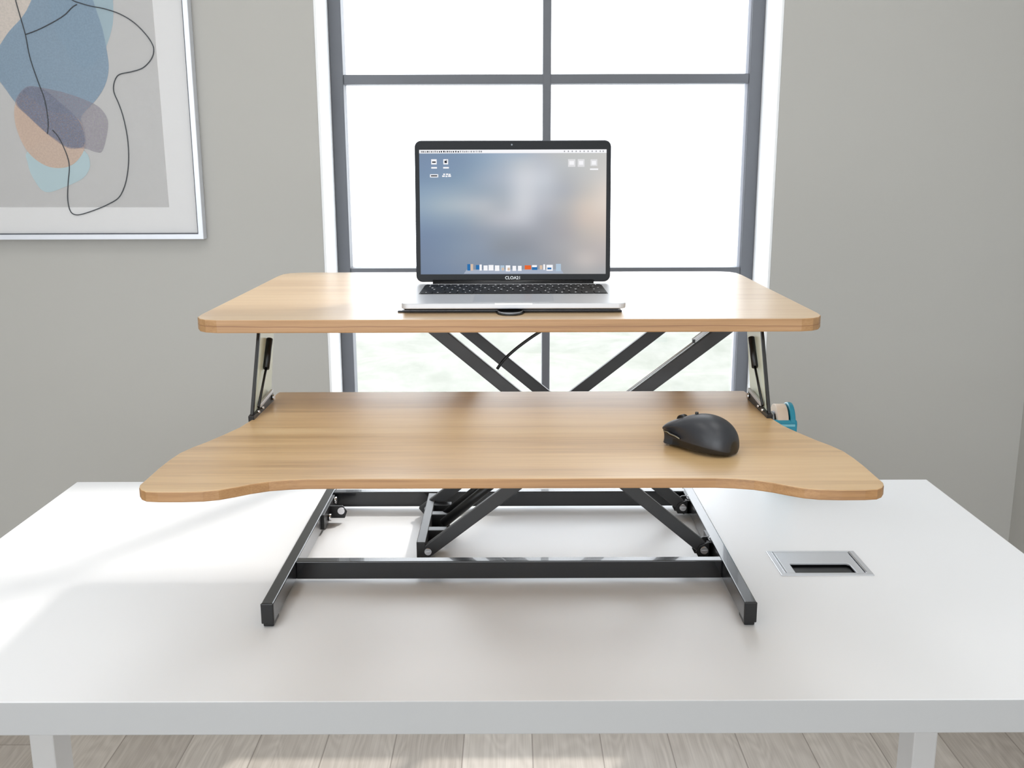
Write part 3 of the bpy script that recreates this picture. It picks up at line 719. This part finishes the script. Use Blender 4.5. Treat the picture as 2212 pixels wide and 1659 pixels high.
# dock: trapezoid and thirteen little icons
f = bm.faces.new([bm.verts.new(lidpt(*scr(*p), .00140)) for p in ((998, 592), (1219, 592), (1213, 583), (1005, 583))]); f.material_index = DOCK
icons = [(1006, 571, 1013, 585, BLU), (1013, 571, 1019, 585, TAN), (1025, 573, 1033, 583, BLU), (1033, 572, 1038, 585, WHT), (1042, 574, 1051, 585, WHT), (1053, 573, 1064, 585, WHT), (1067, 574, 1077, 586, WHT), (1079, 574, 1088, 586, LBL), (1082, 579, 1087, 585, TAN), (1091, 574, 1101, 587, WHT), (1095, 579, 1100, 585, TAN), (1106, 575, 1114, 586, WHT), (1118, 575, 1126, 586, WHT), (1133, 574, 1147, 583, ORG), (1149, 575, 1161, 584, BLU), (1149, 573.5, 1160, 578, WHT), (1166, 574, 1172, 583, TAN), (1174, 572, 1178, 584, WHT), (1181, 573, 1195, 586, WHT), (1183, 579, 1192, 583, BLU), (1202, 571, 1213, 587, LBL)]
for k, (a0, b0, a1, b1, mi) in enumerate(icons):
    q(a0, b0, a1, b1, mi, .00143 + .00001 * k)
sw = bpy.data.materials.new('screen_picture'); sw.use_nodes = True; nt = sw.node_tree; nt.nodes.clear()
at = nt.nodes.new('ShaderNodeVertexColor'); at.layer_name = 'picture'; e_ = nt.nodes.new('ShaderNodeEmission'); e_.inputs[1].default_value = .60
gl = nt.nodes.new('ShaderNodeBsdfGlossy'); gl.inputs['Roughness'].default_value = .15; mx_ = nt.nodes.new('ShaderNodeAddShader'); gl.inputs[0].default_value = (.03, .03, .03, 1)
o_ = nt.nodes.new('ShaderNodeOutputMaterial'); nt.links.new(at.outputs['Color'], e_.inputs[0]); nt.links.new(e_.outputs[0], mx_.inputs[0]); nt.links.new(gl.outputs[0], mx_.inputs[1]); nt.links.new(mx_.outputs[0], o_.inputs[0])
screen = obj('screen', bm, [sw, emis('ui_white', srgb(245, 245, 248), .66), emis('ui_grey', srgb(150, 152, 158), .66), emis('ui_dark', srgb(30, 34, 44), .66), emis('ui_orange', srgb(228, 104, 52), .66), emis('ui_blue', srgb(48, 112, 172), .66), emis('ui_light_blue', srgb(176, 196, 214), .66), emis('ui_tan', srgb(214, 190, 170), .66), emis('ui_dock', srgb(166, 176, 194), .66), emis('ui_sheet', srgb(222, 222, 224), .66)], lidshell)
screen['label'] = 'glowing screen with menu bar, icons and dock'
bm = B(); tube(bm, [lidpt(-.0015, LH - .0062, .0011), lidpt(-.0015, LH - .0062, .0014)], .0012, 14); obj('camera_lens', bm, mat('lens', srgb(120, 128, 136), .2, noise=.05), lidshell)
# lettering under the screen
cu = bpy.data.curves.new('letters', 'FONT'); cu.body = 'CLOA21'; cu.size = .0060; cu.extrude = .00006; cu.align_x = 'CENTER'; cu.space_character = 1.02; cu.offset = .00012
to = bpy.data.objects.new('tmp_letters', cu); COL.objects.link(to)
dg = bpy.context.evaluated_depsgraph_get(); me = bpy.data.meshes.new_from_object(to.evaluated_get(dg)); bpy.data.objects.remove(to)
for v in me.vertices:
    v.co = lidpt(v.co.x * 1.0 - .0005, .0038 + v.co.y, .00135 + v.co.z)
me.materials.clear(); me.materials.append(mat('pale_lettering', srgb(226, 230, 232), .4, noise=.02))
lo_ = bpy.data.objects.new('lettering', me); COL.objects.link(lo_); lo_.parent = lidshell

# ------------------------------------------------------------------ mouse
MF = Vector((-.70, .714, 0)).normalized(); MLf = Vector((-MF.y, MF.x, 0))   # forward, left (thumb) side
MC = Vector((.1965, .9985, LZ))
mouse = thing('computer_mouse', 'black ergonomic wireless mouse on the right half of the oak keyboard shelf', 'mouse', tuple(MC))
MK = .81
def mw(t, s, z): return MC + MF * (t * MK) + MLf * (s * MK) + Vector((0, 0, z * .90))
# sections along the length (rear -> nose): t, half-width right, half-width left, height, undercut, ledge
SEC = [(-.0500, .008, .008, .018, .55, 0), (-.0475, .017, .017, .0255, .68, 0), (-.040, .0255, .0250, .0335, .78, 0), (-.028, .0305, .0300, .0400, .86, 0), (-.012, .0325, .0310, .0430, .90, .0), (.004, .0322, .0285, .0418, .92, .15), (.018, .0310, .0262, .0378, .93, .55), (.030, .0295, .0262, .0330, .93, .95), (.040, .0272, .0255, .0290, .92, 1.0), (.0465, .0235, .0228, .0262, .90, 1.0), (.0495, .016, .016, .0235, .86, .8)]
def section(t, wr, wl, h, uc, ld):
    R_ = []
    hm = .27 * h
    # right side, bottom to top
    R_.append((-wr * uc, .0012)); R_.append((-wr * (uc + 1) / 2, hm * .5)); R_.append((-wr, hm))
    for k in range(1, 6):
        a_ = math.pi / 2 * k / 6; R_.append((-wr * math.cos(a_) ** .90, hm + (h - hm) * math.sin(a_) ** .95))
    R_.append((0, h))
    for k in range(5, 0, -1):
        a_ = math.pi / 2 * k / 6
        s = wl * math.cos(a_) ** .90; z = hm + (h - hm) * math.sin(a_) ** .95
        led = (wl * (1.0 if k <= 2 else .92 if k == 3 else .72 if k == 4 else .4), h * (.80 if k <= 2 else .87 if k == 3 else .93 if k == 4 else .98))
        if k == 1: led = (wl * .78, h * .70)
        if k == 2: led = (wl * 1.02, h * .79)
        R_.append((s * (1 - ld) + led[0] * ld, z * (1 - ld) + led[1] * ld))
    R_.append((wl * (1 - .30 * ld), hm)); R_.append((wl * ((uc + 1) / 2) * (1 - .16 * ld), hm * .5)); R_.append((wl * uc * (1 - .02 * ld), .0012))
    return R_
bm = B(); rings = []
for s_ in SEC:
    rings.append([bm.verts.new(mw(s_[0], *p)) for p in section(*s_)])
for ri, (a_, b2) in enumerate(zip(rings, rings[1:])):
    m_ = len(a_)
    for k in range(m_):
        f = bm.faces.new((a_[k], a_[(k + 1) % m_], b2[(k + 1) % m_], b2[k])); f.smooth = True
        if k in (0, 1) or k in (m_ - 2, m_ - 3): f.material_index = 1 if ri < 7 else 0
for rg in (rings[0], rings[-1]):
    f = bm.faces.new(rg); f.smooth = True; f.material_index = 1 if rg is rings[0] else 0
MB1 = mat('graphite_rubber', srgb(40, 42, 47), .42, noise=.05, nscale=300); MB2 = mat('mouse_underbody', srgb(18, 15, 14), .3, noise=.03, nscale=100)
mb = obj('body', bm, [MB1, MB2], mouse)
sub = mb.modifiers.new('sub', 'SUBSURF'); sub.levels = 2; sub.render_levels = 2
bm = B(); box(bm, -1, 1, -1, 1, 0, 1); bm.free()
wc = mw(.030, -.001, .0292); 
bm = B(); tube(bm, [wc - MLf * .0035, wc - MLf * .003, wc + MLf * .003, wc + MLf * .0035], [.0050, .0060, .0060, .0050], 22); obj('scroll_wheel', bm, BLACKP, mouse)
bm = B(); c_ = mw(.008, 0, .0405); tube(bm, [c_ - Vector((0, 0, .002)), c_ + Vector((0, 0, .0018))], .0018, 12); obj('mode_button', bm, BLACKP, mouse)
# thumb buttons: a thin pale-lined strip in the hollow
tb = [mw(.041, .0232, .0180), mw(.034, .0236, .0175), (mw(.031, .0236, .0160)), mw(.022, .0240, .0150), mw(.014, .0262, .0142)]
bm = B(); tube(bm, tb, [.0010, .0019, .0020, .0018, .0008], 10); obj('thumb_button', bm, BLACKP, mouse, smooth=True)
bm = B(); tube(bm, [p + MLf * .0018 + Vector((0, 0, .0008)) for p in tb[:-1]] + [tb[-1] + MLf * .001], .00042, 8); obj('button_trim', bm, mat('brass_grey_trim', srgb(150, 142, 120), .35, metal=.6, noise=.03), mouse)
for t_ in (-.030, .035):
    bm = B(); tube(bm, [mw(t_, 0, 0.0002), mw(t_, 0, .0016)], .009, 16); obj('glide_pad', bm, BLACKP, mouse)

# ------------------------------------------------------------------ tape dispenser on the desk, behind the lower shelf
TEAL = mat('teal_plastic', srgb(24, 124, 146), .3, noise=.05, nscale=40)
TY = 1.765
tx0 = ony(1668, 900, TY).x; tx1 = ony(1722, 915, TY - .03).x
rx0 = ony(1672, 890, TY).x; rx1 = ony(1695, 890, TY).x
disp = thing('tape_dispenser', 'teal tape dispenser with a beige roll, on the desk behind the keyboard shelf', 'tape dispenser', ((tx0 + tx1) / 2, TY, DZ))
ztop = ony(1700, 906, TY - .03).z
zr = ony(1685, 873, TY).z - .031
# body seen along X: low front block, sweeping up to the hub arm
bm = B(); prism(bm, [(TY - .034, DZ), (TY + .046, DZ), (TY + .046, DZ + .05), (TY + .03, ztop - .03), (TY + .0, ztop - .012), (TY - .030, ztop), (TY - .034, ztop - .006)], 'x', tx0 - .012, tx1)
db = obj('body', bm, TEAL, disp, bev=.004, seg=3)
bm = B(); box(bm, tx0 - .006, tx1 - .005, TY - .0355, TY - .033, ztop - .012, ztop - .008); obj('front_groove', bm, mat('pale_teal_line', srgb(110, 170, 182), .3, noise=.03), db)
bm = B()
arc = [(TY + .034 * math.cos(a_), zr + .034 * math.sin(a_)) for a_ in [math.radians(-30 + 10 * k) for k in range(25)]]
prism(bm, [(TY + .026, ztop - .035)] + arc + [(TY - .028, ztop - .02)], 'x', rx1 + .0025, rx1 + .012); obj('side_arm', bm, TEAL, disp, bev=.003)
bm = B(); rings_ = []
seg = 40
for xx, r_ in ((rx0, .018), (rx0, .031), (rx1, .031), (rx1, .018)):
    rings_.append([bm.verts.new((xx, TY + r_ * math.cos(2 * math.pi * k / seg), zr + r_ * math.sin(2 * math.pi * k / seg))) for k in range(seg)])
for i in range(4):
    a_, b2 = rings_[i], rings_[(i + 1) % 4]
    for k in range(seg):
        f = bm.faces.new((a_[k], a_[(k + 1) % seg], b2[(k + 1) % seg], b2[k])); f.smooth = i in (1, 3)
rl_ = obj('tape_roll', bm, mat('beige_tape', srgb(196, 176, 156), .45, noise=.08, nscale=120), disp, bev=.0006)
bm = B(); tube(bm, [(rx0 - .003, TY, zr), (rx1 + .004, TY, zr)], .0178, 24); obj('hub', bm, BLACKP, disp)

# ------------------------------------------------------------------ light
w = bpy.data.worlds.new('sky'); SC.world = w; w.use_nodes = True; nt = w.node_tree; nt.nodes.clear()
tc = nt.nodes.new('ShaderNodeTexCoord'); sp = nt.nodes.new('ShaderNodeSeparateXYZ'); nt.links.new(tc.outputs['Generated'], sp.inputs[0])
rp = nt.nodes.new('ShaderNodeValToRGB'); el = rp.color_ramp.elements
el[0].position = 0; el[0].color = (.80, .84, .88, 1); el[1].position = .5; el[1].color = (.90, .95, 1.0, 1)
nt.links.new(sp.outputs['Z'], rp.inputs['Fac'])
bg = nt.nodes.new('ShaderNodeBackground'); bg.inputs[1].default_value = 3.3; nt.links.new(rp.outputs['Color'], bg.inputs[0])
ow = nt.nodes.new('ShaderNodeOutputWorld'); nt.links.new(bg.outputs[0], ow.inputs[0])
sd = bpy.data.lights.new('sun', 'SUN'); sd.energy = 1.6; sd.angle = math.radians(2.6); sd.color = (1, .955, .89)
so = bpy.data.objects.new('sun', sd); COL.objects.link(so)
so.rotation_euler = Vector((-.245, -.39, -.396)).to_track_quat('-Z', 'Y').to_euler()
def portal(name, loc, dirv, sx, sy):
    l = bpy.data.lights.new(name, 'AREA'); l.shape = 'RECTANGLE'; l.size = sx; l.size_y = sy; l.cycles.is_portal = True
    o = bpy.data.objects.new(name, l); COL.objects.link(o); o.location = loc; o.rotation_euler = Vector(dirv).to_track_quat('-Z', 'Z').to_euler()
portal('daylight_portal', ((WX0 + WX1) / 2, YF + .22, (WZ0 + WZ1) / 2), (0, -1, 0), WX1 - WX0, WZ1 - WZ0)
portal('daylight_portal', (-.45, YB - .16, 1.45), (0, 1, 0), 3.1, 2.3)
portal('daylight_portal', (XL - .16, -1.4, 1.8), (1, 0, 0), 1.6, 1.4)
# unseen fill panels under the ceiling, added to brighten the room
for x_, y_ in ((-.9, -.4), (.4, -.4), (-.9, 1.0), (.4, 1.0)):
    l = bpy.data.lights.new('fill_panel', 'AREA'); l.shape = 'RECTANGLE'; l.size = .6; l.size_y = .6; l.energy = 3.5; l.color = (1, .99, .98)
    o = bpy.data.objects.new('fill_panel', l); COL.objects.link(o); o.location = (x_, y_, ZC - .03)

SC.view_settings.view_transform = 'Standard'; SC.view_settings.look = 'None'
SC.view_settings.gamma = 1; SC.view_settings.use_curve_mapping = False
SC.view_settings.exposure = 0.62
SC.cycles.use_denoising = True
SC.cycles.max_bounces = 10; SC.cycles.diffuse_bounces = 6; SC.cycles.transparent_max_bounces = 24
SC.cycles.caustics_reflective = False; SC.cycles.caustics_refractive = False
SC.cycles.sample_clamp_indirect = 8
